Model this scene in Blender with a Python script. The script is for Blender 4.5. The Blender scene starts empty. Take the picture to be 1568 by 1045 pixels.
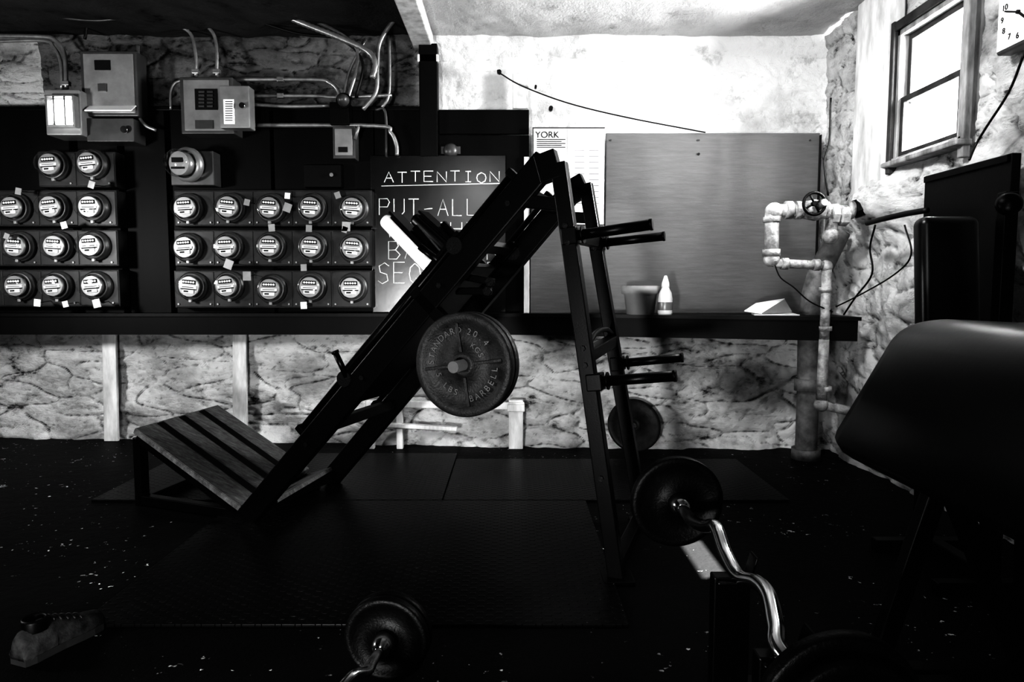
import bpy, bmesh, math, random
from mathutils import Vector, Matrix, noise
random.seed(4)
SC=bpy.context.scene
# ------------------------------------------------------------------ survey of the room (metres)
CAMH=1.12; PITCH=math.radians(4.5); FL=1045.0
def ray(u,v):
    a=(u-784)/FL; b=(522.5-v)/FL
    return Vector((a, math.cos(PITCH)+b*math.sin(PITCH), -math.sin(PITCH)+b*math.cos(PITCH)))
O=Vector((0,0,CAMH))
def P(u,v,Y):
    d=ray(u,v); return O+d*(Y/d.y)
def F(u,v,z=0.0):
    d=ray(u,v); return O+d*((z-CAMH)/d.z)
def R(u,v,X=2.15):
    d=ray(u,v); return O+d*(X/d.x)
BY=4.82      # upper back wall
RX=2.15      # right wall
LX=-4.3; FY=-2.4; CZ=2.81

# ------------------------------------------------------------------ materials
def newmat(name):
    m=bpy.data.materials.new(name); m.use_nodes=True
    nt=m.node_tree; b=nt.nodes['Principled BSDF']
    return m,nt,b
def N(nt,t,**k):
    n=nt.nodes.new(t)
    for a,v in k.items(): setattr(n,a,v)
    return n
def noise_tex(nt,scale,detail=4,rough=.55,vec=None):
    n=N(nt,'ShaderNodeTexNoise'); n.inputs['Scale'].default_value=scale
    n.inputs['Detail'].default_value=detail; n.inputs['Roughness'].default_value=rough
    if vec: nt.links.new(vec,n.inputs['Vector'])
    return n
def coords(nt,scale=(1,1,1)):
    tc=N(nt,'ShaderNodeTexCoord'); mp=N(nt,'ShaderNodeMapping'); mp.inputs['Scale'].default_value=scale
    nt.links.new(tc.outputs['Object'],mp.inputs['Vector']); return mp.outputs['Vector']
def ramp(nt,inp,stops):
    r=N(nt,'ShaderNodeValToRGB'); e=r.color_ramp.elements
    while len(e)<len(stops): e.new(0.5)
    for i,(p,c) in enumerate(stops):
        e[i].position=p; e[i].color=(c,c,c,1)
    nt.links.new(inp,r.inputs['Fac']); return r
def bump(nt,b,h,strength,dist=.01):
    bp=N(nt,'ShaderNodeBump'); bp.inputs['Strength'].default_value=strength; bp.inputs['Distance'].default_value=dist
    nt.links.new(h,bp.inputs['Height']); nt.links.new(bp.outputs['Normal'],b.inputs['Normal'])
def mat(name,c,rough=.5,metal=0,var=.2,scale=9,bmp=.1,bscale=70,stretch=(1,1,1),spec=.5,dist=.004):
    m,nt,b=newmat(name); v=coords(nt,stretch)
    n=noise_tex(nt,scale,5,.6,v)
    r=ramp(nt,n.outputs['Fac'],[(.3,c*(1-var)),(.7,min(1,c*(1+var)))])
    nt.links.new(r.outputs['Color'],b.inputs['Base Color'])
    b.inputs['Roughness'].default_value=rough; b.inputs['Metallic'].default_value=metal
    b.inputs['Specular IOR Level'].default_value=spec
    if bmp>0:
        n2=noise_tex(nt,bscale,3,.6,v); bump(nt,b,n2.outputs['Fac'],bmp,dist)
    return m
def emis(name,c,s):
    m,nt,b=newmat(name); b.inputs['Base Color'].default_value=(c,c,c,1)
    n=noise_tex(nt,6); r=ramp(nt,n.outputs['Fac'],[(.2,c*.85),(.8,c)])
    nt.links.new(r.outputs['Color'],b.inputs['Emission Color'])
    b.inputs['Emission Strength'].default_value=s; return m
def wallmat(name,base,dark,thr,bmp=.6,rough=.8,sc=(1,1,1),low=.62,cav=(.44,.49),cavd=.15,fine_=.16):
    m,nt,b=newmat(name); v=coords(nt,sc)
    big=noise_tex(nt,1.5,6,.65,v); fine=noise_tex(nt,40,8,.75,v); mid=noise_tex(nt,5,12,.70,v)
    r1=ramp(nt,mid.outputs['Fac'],[(thr-.03,dark),(thr+.03,base*.7),(thr+.12,base)])
    r2=ramp(nt,big.outputs['Fac'],[(.32,low),(.54,1.0)])
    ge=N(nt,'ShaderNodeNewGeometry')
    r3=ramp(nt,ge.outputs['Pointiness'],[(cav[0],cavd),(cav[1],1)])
    mx=N(nt,'ShaderNodeMixRGB',blend_type='MULTIPLY'); mx.inputs[0].default_value=1
    nt.links.new(r1.outputs['Color'],mx.inputs[1]); nt.links.new(r2.outputs['Color'],mx.inputs[2])
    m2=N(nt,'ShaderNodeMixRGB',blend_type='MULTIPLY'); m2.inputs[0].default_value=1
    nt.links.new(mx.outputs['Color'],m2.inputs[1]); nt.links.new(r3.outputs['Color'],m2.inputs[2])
    nt.links.new(m2.outputs['Color'],b.inputs['Base Color'])
    b.inputs['Roughness'].default_value=rough; b.inputs['Specular IOR Level'].default_value=.2
    ad=N(nt,'ShaderNodeMath',operation='ADD'); nt.links.new(mid.outputs['Fac'],ad.inputs[0]); 
    ml=N(nt,'ShaderNodeMath',operation='MULTIPLY'); ml.inputs[1].default_value=fine_
    nt.links.new(fine.outputs['Fac'],ml.inputs[0]); nt.links.new(ml.outputs[0],ad.inputs[1])
    bump(nt,b,ad.outputs[0],bmp,.04)
    return m

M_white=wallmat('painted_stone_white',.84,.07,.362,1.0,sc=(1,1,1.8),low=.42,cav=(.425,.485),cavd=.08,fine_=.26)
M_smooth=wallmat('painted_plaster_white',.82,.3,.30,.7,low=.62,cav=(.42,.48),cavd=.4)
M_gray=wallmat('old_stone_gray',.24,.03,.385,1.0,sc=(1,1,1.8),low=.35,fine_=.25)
M_ceildark=wallmat('shade_dark_plaster',.05,.01,.36,.8)  # left ceiling's shade put into the colour; front wall uses it too
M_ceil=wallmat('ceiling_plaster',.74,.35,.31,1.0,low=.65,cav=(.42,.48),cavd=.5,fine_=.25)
M_black=mat('black_paint',.003,.45,bmp=.15,bscale=30,spec=.2)
M_blackboard=mat('backer_board_black',.003,.5,var=.5,scale=4,bmp=.2,bscale=12,stretch=(1,1,.2),spec=.15)
M_steel_bk=mat('black_enamel_steel',.002,.34,bmp=.08,bscale=200,spec=.16)
M_iron=mat('cast_iron',.003,.45,metal=0,var=.4,scale=30,bmp=.4,bscale=120,spec=.18)
M_plate=mat('cast_iron_plate',.017,.5,metal=0,var=.5,scale=26,bmp=.6,bscale=120,spec=.3)
M_ironl=mat('cast_iron_worn',.11,.42,metal=.2,var=.3,bmp=.2)
M_chrome=mat('chrome',.62,.16,metal=1,var=.1,bmp=.02)
M_galv=mat('galvanised_box',.27,.36,metal=.35,var=.25,scale=6,bmp=.05)
M_galvd=mat('galvanised_dark',.08,.4,metal=.3,var=.25,scale=6,bmp=.05)
M_panel=mat('meter_bank_enamel',.025,.4,var=.4,scale=7,bmp=.05,spec=.3)
M_cond=mat('conduit_steel',.30,.35,metal=.6,var=.3,scale=14,bmp=.1)
M_paper=mat('paper_white',.82,.7,var=.05,bmp=.05)
M_ink=mat('ink_black',.01,.6,bmp=0,spec=.2)
M_vinyl_lit=mat('vinyl_lit_white',.9,.35,var=.04,bmp=.1,bscale=40)  # pale tone carries the light on the shoulder pads
M_vinylb=mat('black_vinyl',.003,.33,bmp=.06,bscale=90,spec=.55)
M_trim=mat('painted_wood_white',.55,.5,var=.4,scale=12,bmp=.4,bscale=20,stretch=(1,1,.25))
M_wtrim=mat('window_trim_weathered',.20,.6,var=.6,scale=16,bmp=.5,bscale=25,stretch=(1,1,.25))
M_pipe=mat('pipe_lagging_white',.32,.6,var=.65,scale=14,bmp=.8,bscale=28,dist=.012)
M_oldpipe=mat('drain_pipe_paint',.14,.55,var=.6,scale=12,bmp=.5,bscale=40)
M_chalk=mat('chalk',.9,.9,var=.1,bmp=.2)
M_pot=mat('clay_pot',.32,.55,var=.1,bmp=.1)
M_plast=mat('plastic_white',.85,.3,var=.03,bmp=0)
M_rubber=mat('shoe_sole',.03,.6,bmp=.1)
M_cable=mat('black_cable',.008,.5,bmp=0,spec=.3)
M_canvas=mat('shoe_canvas',.045,.85,var=.8,scale=20,bmp=.4,bscale=150,spec=.2)

def M_board_():
    m,nt,b=newmat('plywood_grey'); v=coords(nt,(1,1,9))
    n=noise_tex(nt,5,8,.7,v); r=ramp(nt,n.outputs['Fac'],[(.3,.115),(.7,.17)])
    nt.links.new(r.outputs['Color'],b.inputs['Base Color']); b.inputs['Roughness'].default_value=.28; b.inputs['Specular IOR Level'].default_value=.9
    bump(nt,b,n.outputs['Fac'],.25,.006); return m
M_board=M_board_()
def M_plank_():
    m,nt,b=newmat('worn_planks'); v=coords(nt,(2.5,9,3))
    n=noise_tex(nt,7,8,.75,v); r=ramp(nt,n.outputs['Fac'],[(.35,.025),(.55,.10),(.75,.22)])
    nt.links.new(r.outputs['Color'],b.inputs['Base Color']); b.inputs['Roughness'].default_value=.6
    bump(nt,b,n.outputs['Fac'],.5,.008); return m
M_plank=M_plank_()
def M_mat_():
    m,nt,b=newmat('rubber_tread'); tc=N(nt,'ShaderNodeTexCoord'); sp=N(nt,'ShaderNodeSeparateXYZ')
    nt.links.new(tc.outputs['Object'],sp.inputs[0])
    def s(o,k):
        a=N(nt,'ShaderNodeMath',operation='MULTIPLY'); a.inputs[1].default_value=k; nt.links.new(o,a.inputs[0])
        c=N(nt,'ShaderNodeMath',operation='SINE'); nt.links.new(a.outputs[0],c.inputs[0]); return c.outputs[0]
    p=N(nt,'ShaderNodeMath',operation='MULTIPLY'); nt.links.new(s(sp.outputs[0],95),p.inputs[0]); nt.links.new(s(sp.outputs[1],150),p.inputs[1])
    r=ramp(nt,p.outputs[0],[(.35,0),(.6,1)])
    n=noise_tex(nt,3,5,.6); c=ramp(nt,n.outputs['Fac'],[(.35,.002),(.7,.006)])
    nt.links.new(c.outputs['Color'],b.inputs['Base Color']); b.inputs['Roughness'].default_value=.36; b.inputs['Specular IOR Level'].default_value=.16
    bump(nt,b,r.outputs['Color'],1.0,.012); return m
M_mat=M_mat_()
def M_floor_():
    m,nt,b=newmat('dark_concrete'); v=coords(nt)
    f=noise_tex(nt,34,3,.6,v); big=noise_tex(nt,2.6,4,.6,v)
    r=ramp(nt,f.outputs['Fac'],[(.67,0),(.70,1)]); r2=ramp(nt,big.outputs['Fac'],[(.47,0),(.55,1)])
    ml=N(nt,'ShaderNodeMath',operation='MULTIPLY'); nt.links.new(r.outputs['Color'],ml.inputs[0]); nt.links.new(r2.outputs['Color'],ml.inputs[1])
    r3=ramp(nt,ml.outputs[0],[(0,.010),(1,.9)])
    nt.links.new(r3.outputs['Color'],b.inputs['Base Color']); b.inputs['Roughness'].default_value=.5; b.inputs['Specular IOR Level'].default_value=.05
    n2=noise_tex(nt,14,8,.7,v); bump(nt,b,n2.outputs['Fac'],.5,.01); return m
M_floor=M_floor_()
def M_glass_(name):
    m=bpy.data.materials.new(name); m.use_nodes=True; nt=m.node_tree; nt.nodes.clear()
    o=N(nt,'ShaderNodeOutputMaterial'); t=N(nt,'ShaderNodeBsdfTransparent'); g=N(nt,'ShaderNodeBsdfGlossy'); g.inputs['Roughness'].default_value=.06
    mx=N(nt,'ShaderNodeMixShader'); fr=N(nt,'ShaderNodeLayerWeight'); fr.inputs['Blend'].default_value=.25
    pw=N(nt,'ShaderNodeMath',operation='MULTIPLY_ADD'); pw.inputs[1].default_value=.5; pw.inputs[2].default_value=.04
    nt.links.new(fr.outputs['Facing'],pw.inputs[0]); nt.links.new(pw.outputs[0],mx.inputs[0])
    nt.links.new(t.outputs[0],mx.inputs[1]); nt.links.new(g.outputs[0],mx.inputs[2]); nt.links.new(mx.outputs[0],o.inputs['Surface']); return m
M_glass=M_glass_('clear_glass')

# ------------------------------------------------------------------ mesh builder
class Obj:
    def __init__(s,name): s.name=name; s.bm=bmesh.new(); s.mats=[]
    def mi(s,m):
        if m not in s.mats: s.mats.append(m)
        return s.mats.index(m)
    def add(s,t,m,smooth=False,mtx=None):
        if mtx: bmesh.ops.transform(t,matrix=mtx,verts=t.verts)
        k=s.mi(m)
        for f in t.faces: f.material_index=k; f.smooth=smooth
        me=bpy.data.meshes.new('t'); t.to_mesh(me); t.free(); s.bm.from_mesh(me); bpy.data.meshes.remove(me)
    def box(s,c,size,m,rot=None,bev=0,seg=2,smooth=False):
        t=bmesh.new(); bmesh.ops.create_cube(t,size=1)
        bmesh.ops.scale(t,vec=size,verts=t.verts)
        if bev: bmesh.ops.bevel(t,geom=list(t.edges),offset=bev,segments=seg,affect='EDGES',profile=.5)
        mt=Matrix.Translation(Vector(c))
        if rot: mt=mt@rot.to_4x4()
        s.add(t,m,smooth or seg>2,mt)
    def frame(s,d,side):
        z=Vector(d).normalized(); x=Vector(side); x=(x-z*x.dot(z)).normalized(); y=z.cross(x)
        return Matrix((x,y,z)).transposed()
    def beam(s,a,b,w,h,m,side=(0,1,0),bev=.004,seg=2):
        a=Vector(a);b=Vector(b); s.box((a+b)/2,(w,h,(b-a).length),m,s.frame(b-a,side),bev,seg)
    def cyl(s,a,b,r,m,r2=None,seg=28,bev=0):
        a=Vector(a);b=Vector(b); t=bmesh.new()
        bmesh.ops.create_cone(t,cap_ends=True,segments=seg,radius1=r,radius2=r if r2 is None else r2,depth=(b-a).length)
        q=Vector((0,0,1)).rotation_difference((b-a).normalized()).to_matrix().to_4x4()
        for f in t.faces: f.smooth=len(f.verts)==4
        mt=Matrix.Translation((a+b)/2)@q
        bmesh.ops.transform(t,matrix=mt,verts=t.verts); k=s.mi(m)
        for f in t.faces: f.material_index=k
        me=bpy.data.meshes.new('t'); t.to_mesh(me); t.free(); s.bm.from_mesh(me); bpy.data.meshes.remove(me)
    def lathe(s,prof,o,axis,m,seg=48,smooth=True):
        t=bmesh.new(); rings=[]
        for r,h in prof:
            if r<1e-5: rings.append([t.verts.new((0,0,h))])
            else: rings.append([t.verts.new((r*math.cos(2*math.pi*i/seg),r*math.sin(2*math.pi*i/seg),h)) for i in range(seg)])
        for A,B in zip(rings,rings[1:]):
            for i in range(seg):
                j=(i+1)%seg
                if len(A)==1 and len(B)==1: continue
                if len(A)==1: t.faces.new((A[0],B[i],B[j]))
                elif len(B)==1: t.faces.new((A[i],A[j],B[0]))
                else: t.faces.new((A[i],A[j],B[j],B[i]))
        bmesh.ops.recalc_face_normals(t,faces=t.faces)
        q=Vector((0,0,1)).rotation_difference(Vector(axis).normalized()).to_matrix().to_4x4()
        s.add(t,m,smooth,Matrix.Translation(Vector(o))@q)
    def tube(s,pts,r,m,seg=12,sub=6,ridge=0):
        pts=[Vector(p) for p in pts]
        if sub>1 and len(pts)>2:
            q=[]; e=[pts[0]*2-pts[1]]+pts+[pts[-1]*2-pts[-2]]
            for i in range(1,len(e)-2):
                for k in range(sub):
                    t=k/sub; a,b,c,d=e[i-1:i+3]
                    q.append(.5*((2*b)+(c-a)*t+(2*a-5*b+4*c-d)*t*t+(3*b-a-3*c+d)*t**3))
            q.append(pts[-1]); pts=q
        if ridge:
            q=[pts[0]]
            for a,b in zip(pts,pts[1:]):
                n=max(1,int((b-a).length/ridge))
                for k in range(1,n+1): q.append(a.lerp(b,k/n))
            pts=q
        t=bmesh.new(); rings=[]; up=None
        for i,p in enumerate(pts):
            d=(pts[min(i+1,len(pts)-1)]-pts[max(i-1,0)]).normalized()
            if up is None: up=d.orthogonal().normalized()
            up=(up-d*up.dot(d)).normalized(); w=d.cross(up)
            rr=r*(1.25 if (ridge and i%2) else 1)
            rings.append([t.verts.new(p+(up*math.cos(2*math.pi*k/seg)+w*math.sin(2*math.pi*k/seg))*rr) for k in range(seg)])
        for A,B in zip(rings,rings[1:]):
            for k in range(seg): t.faces.new((A[k],A[(k+1)%seg],B[(k+1)%seg],B[k]))
        t.faces.new(rings[0][::-1]); t.faces.new(rings[-1])
        s.add(t,m,True)
    def prism(s,pts,z0,z1,m):
        t=bmesh.new(); a=[t.verts.new((p[0],p[1],z0)) for p in pts]; b=[t.verts.new((p[0],p[1],z1)) for p in pts]; n=len(pts)
        t.faces.new(a[::-1]); t.faces.new(b)
        for i in range(n): t.faces.new((a[i],a[(i+1)%n],b[(i+1)%n],b[i]))
        s.add(t,m)
    def slab(s,q,th,m,bev=.003):
        q=[Vector(p) for p in q]; n=(q[1]-q[0]).cross(q[3]-q[0]).normalized()
        t=bmesh.new(); a=[t.verts.new(p) for p in q]; b=[t.verts.new(p-n*th) for p in q]
        t.faces.new(a); t.faces.new(b[::-1])
        for i in range(4): t.faces.new((a[(i+1)%4],a[i],b[i],b[(i+1)%4]))
        bmesh.ops.recalc_face_normals(t,faces=t.faces)
        if bev: bmesh.ops.bevel(t,geom=list(t.edges),offset=bev,segments=2,affect='EDGES')
        s.add(t,m)
    def text(s,txt,mtx,size,m,ext=.002):
        c=bpy.data.curves.new('tx','FONT'); c.body=txt; c.size=size; c.extrude=ext; c.align_x='CENTER'; c.align_y='CENTER'
        o=bpy.data.objects.new('tx',c); SC.collection.objects.link(o); dg=bpy.context.evaluated_depsgraph_get(); dg.update()
        me=bpy.data.meshes.new_from_object(o.evaluated_get(dg)); t=bmesh.new(); t.from_mesh(me)
        bpy.data.objects.remove(o); bpy.data.curves.remove(c); bpy.data.meshes.remove(me)
        s.add(t,m,False,mtx)
    def done(s,parent=None):
        vs=[v.co for v in s.bm.verts]
        lo=Vector([min(v[i] for v in vs) for i in range(3)]); hi=Vector([max(v[i] for v in vs) for i in range(3)])
        c=(lo+hi)/2; c.z=lo.z
        bmesh.ops.translate(s.bm,vec=-c,verts=s.bm.verts)
        me=bpy.data.meshes.new(s.name); s.bm.to_mesh(me); s.bm.free()
        for m in s.mats: me.materials.append(m)
        o=bpy.data.objects.new(s.name,me); o.location=c; SC.collection.objects.link(o)
        return o

# ------------------------------------------------------------------ room shell
def grid(name,nu,nv,fn,mats,mf=lambda a,b:0,skip=lambda a,b:False,smooth=True):
    vs=[fn(i/nu,j/nv) for j in range(nv+1) for i in range(nu+1)]
    fs=[];ms=[]
    for j in range(nv):
        for i in range(nu):
            a,b=(i+.5)/nu,(j+.5)/nv
            if skip(a,b): continue
            k=j*(nu+1)+i; fs.append((k,k+1,k+nu+2,k+nu+1)); ms.append(mf(a,b))
    me=bpy.data.meshes.new(name); me.from_pydata(vs,[],fs)
    for m in mats: me.materials.append(m)
    me.polygons.foreach_set('material_index',ms); me.polygons.foreach_set('use_smooth',[smooth]*len(fs)); me.update()
    c=Vector((-1,1,1.3)); n=me.polygons[len(fs)//2].normal; pc=me.polygons[len(fs)//2].center
    if n.dot(c-pc)<0: me.flip_normals()
    o=bpy.data.objects.new(name,me); SC.collection.objects.link(o); return o
def stone(x,z,sx,sz,seed):
    p=Vector((x*sx,z*sz,seed)); p+=noise.noise_vector(p*1.3)*.35
    d,_=noise.voronoi(p); e=min((d[1]-d[0])*9,1.0)
    return e
def fbm(x,y,s,seed,o=6): return noise.fractal(Vector((x*s,y*s,seed)),.9,2.1,o)
def rid(x,z,sx,sz,seed): return noise.ridged_multi_fractal(Vector((x*sx,z*sz,seed)),.9,2.2,4,1,2)
X0,X1=LX,RX+.25
def sst(a,b,x): 
    t=max(0,min(1,(x-a)/(b-a))); return t*t*(3-2*t)
def backfn(a,b):
    x=X0+(X1-X0)*a; z=-.02+(CZ+.06)*b
    low=1-sst(.86,.94,z)
    basey=BY+low*(.22-.34*sst(-4.2,1.6,x))
    if low>.5: d=.020*stone(x,z,2.0,5.5,3.1)+.035*fbm(x,z,2.6,1.2)+.009*fbm(x,z*1.5,14,7)-.014*rid(x,z,1.6,4.2,4)+.03
    elif x<-.55: d=.016*stone(x,z,3.0,8,8.1)+.016*fbm(x,z,4,1.2)+.007*fbm(x,z,16,7)-.012*rid(x,z,2,6,2)
    else: d=.007*stone(x,z,2.6,7,5.1)+.012*fbm(x,z,3,2.2)+.003*fbm(x,z,20,7)
    d+=.05*sst(CZ-.14,CZ,z)
    d+=.07*(1-sst(0,.10,z))*(.6+.8*noise.noise(Vector((x*5,0,2))))
    return (x,basey-d+.035,z)
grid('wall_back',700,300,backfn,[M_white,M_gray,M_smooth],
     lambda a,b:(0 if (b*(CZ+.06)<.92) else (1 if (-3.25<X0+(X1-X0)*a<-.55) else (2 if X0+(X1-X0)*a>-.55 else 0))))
wbl=R(1380,243); wtr=R(1487,-6)
WY0,WY1=wtr.y,wbl.y; WZ0=wbl.z; WZ1=R(1378,60).z
def rightfn(a,b):
    y=FY+(BY+.2-FY)*a; z=-.02+(CZ+.04)*b
    d=.020*stone(y,z,2.6,5.5,9.3)+.035*fbm(y,z,2.6,4.4)+.009*fbm(y,z,14,1.7)-.012*rid(y,z,2.2,4.4,3)
    near=max(abs(y-(WY0+WY1)/2)-(WY1-WY0)/2, abs(z-(WZ0+WZ1)/2)-(WZ1-WZ0)/2)
    k=sst(.0,.12,near); d=d*(.25+.75*k)
    d+=.16*math.exp(-((y-4.0)/.33)**2-((z-1.62)/.14)**2)+.10*math.exp(-((y-3.6)/.4)**2-((z-1.1)/.35)**2)
    d+=.05*sst(CZ-.12,CZ,z)
    return (RX-d+.03,y,z)
na,nb=430,200
grid('wall_right',na,nb,rightfn,[M_white],
     skip=lambda a,b: WY0-.03<FY+(BY+.2-FY)*a<WY1+.03 and WZ0-.03<-.02+(CZ+.04)*b<WZ1+.03)
def plain(name,fn,m): return grid(name,60,40,fn,[m])
plain('wall_left',lambda a,b:(LX+.03*fbm(a*7,b*3,1,3),FY-.1+(BY+.6-FY)*a,-.02+(CZ+.04)*b),M_gray)
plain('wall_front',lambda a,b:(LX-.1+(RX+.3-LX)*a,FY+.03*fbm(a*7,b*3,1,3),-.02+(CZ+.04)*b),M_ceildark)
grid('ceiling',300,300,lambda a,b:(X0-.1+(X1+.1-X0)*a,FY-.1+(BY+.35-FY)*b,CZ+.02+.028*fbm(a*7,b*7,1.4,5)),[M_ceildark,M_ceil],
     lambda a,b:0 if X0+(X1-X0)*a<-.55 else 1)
fl=Obj('floor'); fl.box(((X0+X1)/2,(FY+BY)/2+.1,-.05),(X1-X0+.3,BY-FY+.9,.1),M_floor); fl.done()

o=Obj('ceiling_beam'); o.box((-.60,(FY+BY)/2,CZ-.03),(.13,BY-FY-.08,.1),M_trim,bev=.008); o.done()
o=Obj('wall_post'); a=P(643,78,4.74); b=P(672,242,4.74); o.box(((a.x+b.x)/2,4.73,(2.74+b.z)/2),(b.x-a.x,.10,2.74-b.z),M_black,bev=.006); 
o.box(((a.x+b.x)/2,4.70,P(650,90,4.7).z),(b.x-a.x+.02,.04,.05),M_trim,bev=.004); o.done()

# window (double hung)
o=Obj('window_1')
cy=(WY0+WY1)/2; cz=(WZ0+WZ1)/2; hy=(WY1-WY0); hz=(WZ1-WZ0)
for y in (WY0-.02,WY1+.02): o.box((RX+.10,y,cz),(.27,.045,hz+.09),M_wtrim,bev=.004)
o.box((RX+.10,cy,WZ0-.02),(.29,hy+.09,.045),M_wtrim,bev=.004); o.box((RX+.10,cy,WZ1+.02),(.27,hy+.09,.045),M_wtrim,bev=.004)
M_sash=mat('sash_paint',.035,.5,var=.5,bmp=.2,spec=.2)
def sash(x,z0,z1,m):
    w=.032
    for y in (WY0+w/2,WY1-w/2): o.box((x,y,(z0+z1)/2),(.03,w,z1-z0),m,bev=.004)
    for z in (z0+w/2,z1-w/2): o.box((x,cy,z),(.029,hy,w),m,bev=.004)
    o.box((x,cy,(z0+z1)/2),(.004,hy-.02,z1-z0-.02),M_glass)
zm=WZ0+hz*.47
sash(RX-.005,WZ0,zm+.016,M_sash); sash(RX+.027,zm-.016,WZ1,M_sash)
o.box((RX-.035,WY1+.045,cz),(.05,.05,hz+.16),M_sash,bev=.006)
o.box((RX-.025,WY0-.04,cz-.02),(.04,.04,hz+.16),M_wtrim,bev=.006)
o.box((RX-.03,cy,WZ1+.05),(.05,hy+.14,.05),M_sash,bev=.006)
o.box((RX-.04,cy,WZ0-.03),(.08,hy+.14,.03),M_wtrim,bev=.008)
o.done()
o=Obj('trim_1'); a=R(1312,150,RX-.06); b=R(1360,150,RX-.06)
o.box((RX-.03,(a.y+b.y)/2,(1.66+CZ)/2),(.10,abs(a.y-b.y),CZ-1.66),M_trim,bev=.015,seg=3); o.done()

# ------------------------------------------------------------------ back wall fittings
def wallbox(o,u0,v0,u1,v1,Y,th,m,bev=.004):
    a=P(u0,v1,Y); b=P(u1,v0,Y)
    o.box(((a.x+b.x)/2,Y+th/2,(a.z+b.z)/2),(abs(b.x-a.x),th,abs(b.z-a.z)),m,bev=bev)
o=Obj('backer_board')
us=[-190,-40,118,190,262,420,575,672]
for i in range(len(us)-1): wallbox(o,us[i],168,us[i+1]-1,486,4.73,.04,M_blackboard)
wallbox(o,672,168,810,205,4.73,.04,M_blackboard); wallbox(o,672,207,810,486,4.73,.04,M_blackboard)
wallbox(o,-190,163,643,169,4.72,.05,M_black)
o.done()
o=Obj('trim_2'); wallbox(o,785,112,809,166,4.74,.03,M_trim); wallbox(o,802,240,811,486,4.70,.025,M_trim,.002); o.done()

o=Obj('plywood_board')
wallbox(o,925,204,1256,492,4.70,.02,M_board); wallbox(o,812,345,924.4,492,4.70,.02,M_board)
wallbox(o,1248,206,1258,490,4.67,.03,M_black,.002)  # black strip paints the shadow along the board's right edge
for u in (935,1068,1070,1240):
    for v in (215,480): p=P(u,v,4.7); o.cyl(p,(p.x,4.694,p.z),.006,M_galvd,seg=10)
o.done()
o=Obj('wall_chart'); wallbox(o,817,197,926,344,4.69,.006,M_paper,.001)
wallbox(o,815,195,817,345,4.685,.012,M_galvd,0); wallbox(o,868,197,869,344,4.687,.003,M_galvd,0); wallbox(o,816,195,926,196.5,4.685,.012,M_galvd,0)
p=P(838,207,4.689); o.text('YORK',Matrix.Translation((p.x,4.687,p.z))@Matrix.Rotation(math.pi/2,4,'X'),.06,M_ink,.001)
for k in range(5):
    wallbox(o,822,213+k*3,822+44-6*(k%2),214.3+k*3,4.687,.002,M_ink,0)
for k in range(10):
    for c in range(2): wallbox(o,880+c*22,230+k*9,895+c*22,230.8+k*9,4.687,.002,M_galv,0)
o.done()

o=Obj('wall_shelf')
zt=.945; 
pl=[(LX+.06,4.60),(-.1,4.60),(.15,4.55),(2.06,4.02),(2.06,4.78),(LX+.06,4.78)]
o.prism(pl,zt-.022,zt,M_black)
pf=[(LX+.06,4.615),(-.1,4.615),(.15,4.565),(2.05,4.04),(2.05,4.075),(.16,4.60),(-.1,4.65),(LX+.06,4.65)]
o.prism(pf,zt-.145,zt-.02,M_blackboard)
o.done()

def wallz(x): return BY+(.22-.34*sst(-4.2,1.6,x))-.055
o=Obj('wall_batten')
for (u0,v0,u1,v1) in ((150,512,164,657),(362,520,369,652)):
    a=P(u0,v0,4.80); b=P(u1,v1,4.86); a.y=b.y=wallz(a.x)-.0; 
    o.beam((a.x,a.y,.82),(b.x,b.y-.03,.0),.10,.03,M_trim,side=(1,0,0),bev=.005)
o.done()
o=Obj('wooden_crib')
Y=4.66
for (a,b,w) in (((560,618),(803,622),.05),((578,650),(700,657),.03)):
    p=P(*a,Y);q=P(*b,Y); o.beam(p,q,.05,w,M_trim,side=(0,1,0),bev=.006)
for u in (568,612,790):
    p=P(u,612,Y+.02); o.beam((p.x,p.y,p.z),(p.x,p.y,0),.045 if u!=790 else .10,.05,M_trim,side=(1,0,0),bev=.006)
p=P(790,625,Y-.03); o.box((p.x,p.y,p.z),(.12,.03,.05),M_trim,bev=.005)
o.done()

# electric meters -----------------------------------------------------------
def make_meter():
    o=Obj('electric_meter')
    ax=(0,-1,0)
    o.lathe([(.100,0),(.100,.018),(.095,.026),(.090,.028),(.090,.04),(.086,.044),(.080,.044)],(0,0,0),ax,M_galvd)
    o.lathe([(0,.03),(.080,.03)],(0,0,0),ax,M_panel)
    o.cyl((0,-.03,0),(0,-.075,0),.066,M_galv,seg=40)
    o.box((0,-.077,.030),(.088,.006,.026),M_ink,bev=.001)
    for k in range(5): o.cyl((-.032+k*.016,-.080,.030),(-.032+k*.016,-.082,.030),.0068,M_paper,seg=14)
    o.box((0,-.078,-.004),(.105,.008,.018),M_paper,bev=.001)
    o.box((0,-.083,-.004),(.08,.002,.004),M_ink)
    o.box((0,-.079,-.032),(.072,.008,.022),M_paper,bev=.001)
    o.box((-.012,-.0835,-.032),(.03,.002,.010),M_ink)
    o.box((0,-.078,-.0175),(.10,.004,.006),M_ink)
    pr=[(.079,.044),(.078,.10),(.075,.113),(.068,.121),(.055,.125),(0,.127)]
    o.lathe(pr,(0,0,0),ax,M_glass)
    o.box((0,-.04,-.096),(.02,.02,.02),M_galv,bev=.003)
    return o.done()
MET=make_meter(); first=True
mb=MET.location.copy()
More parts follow.
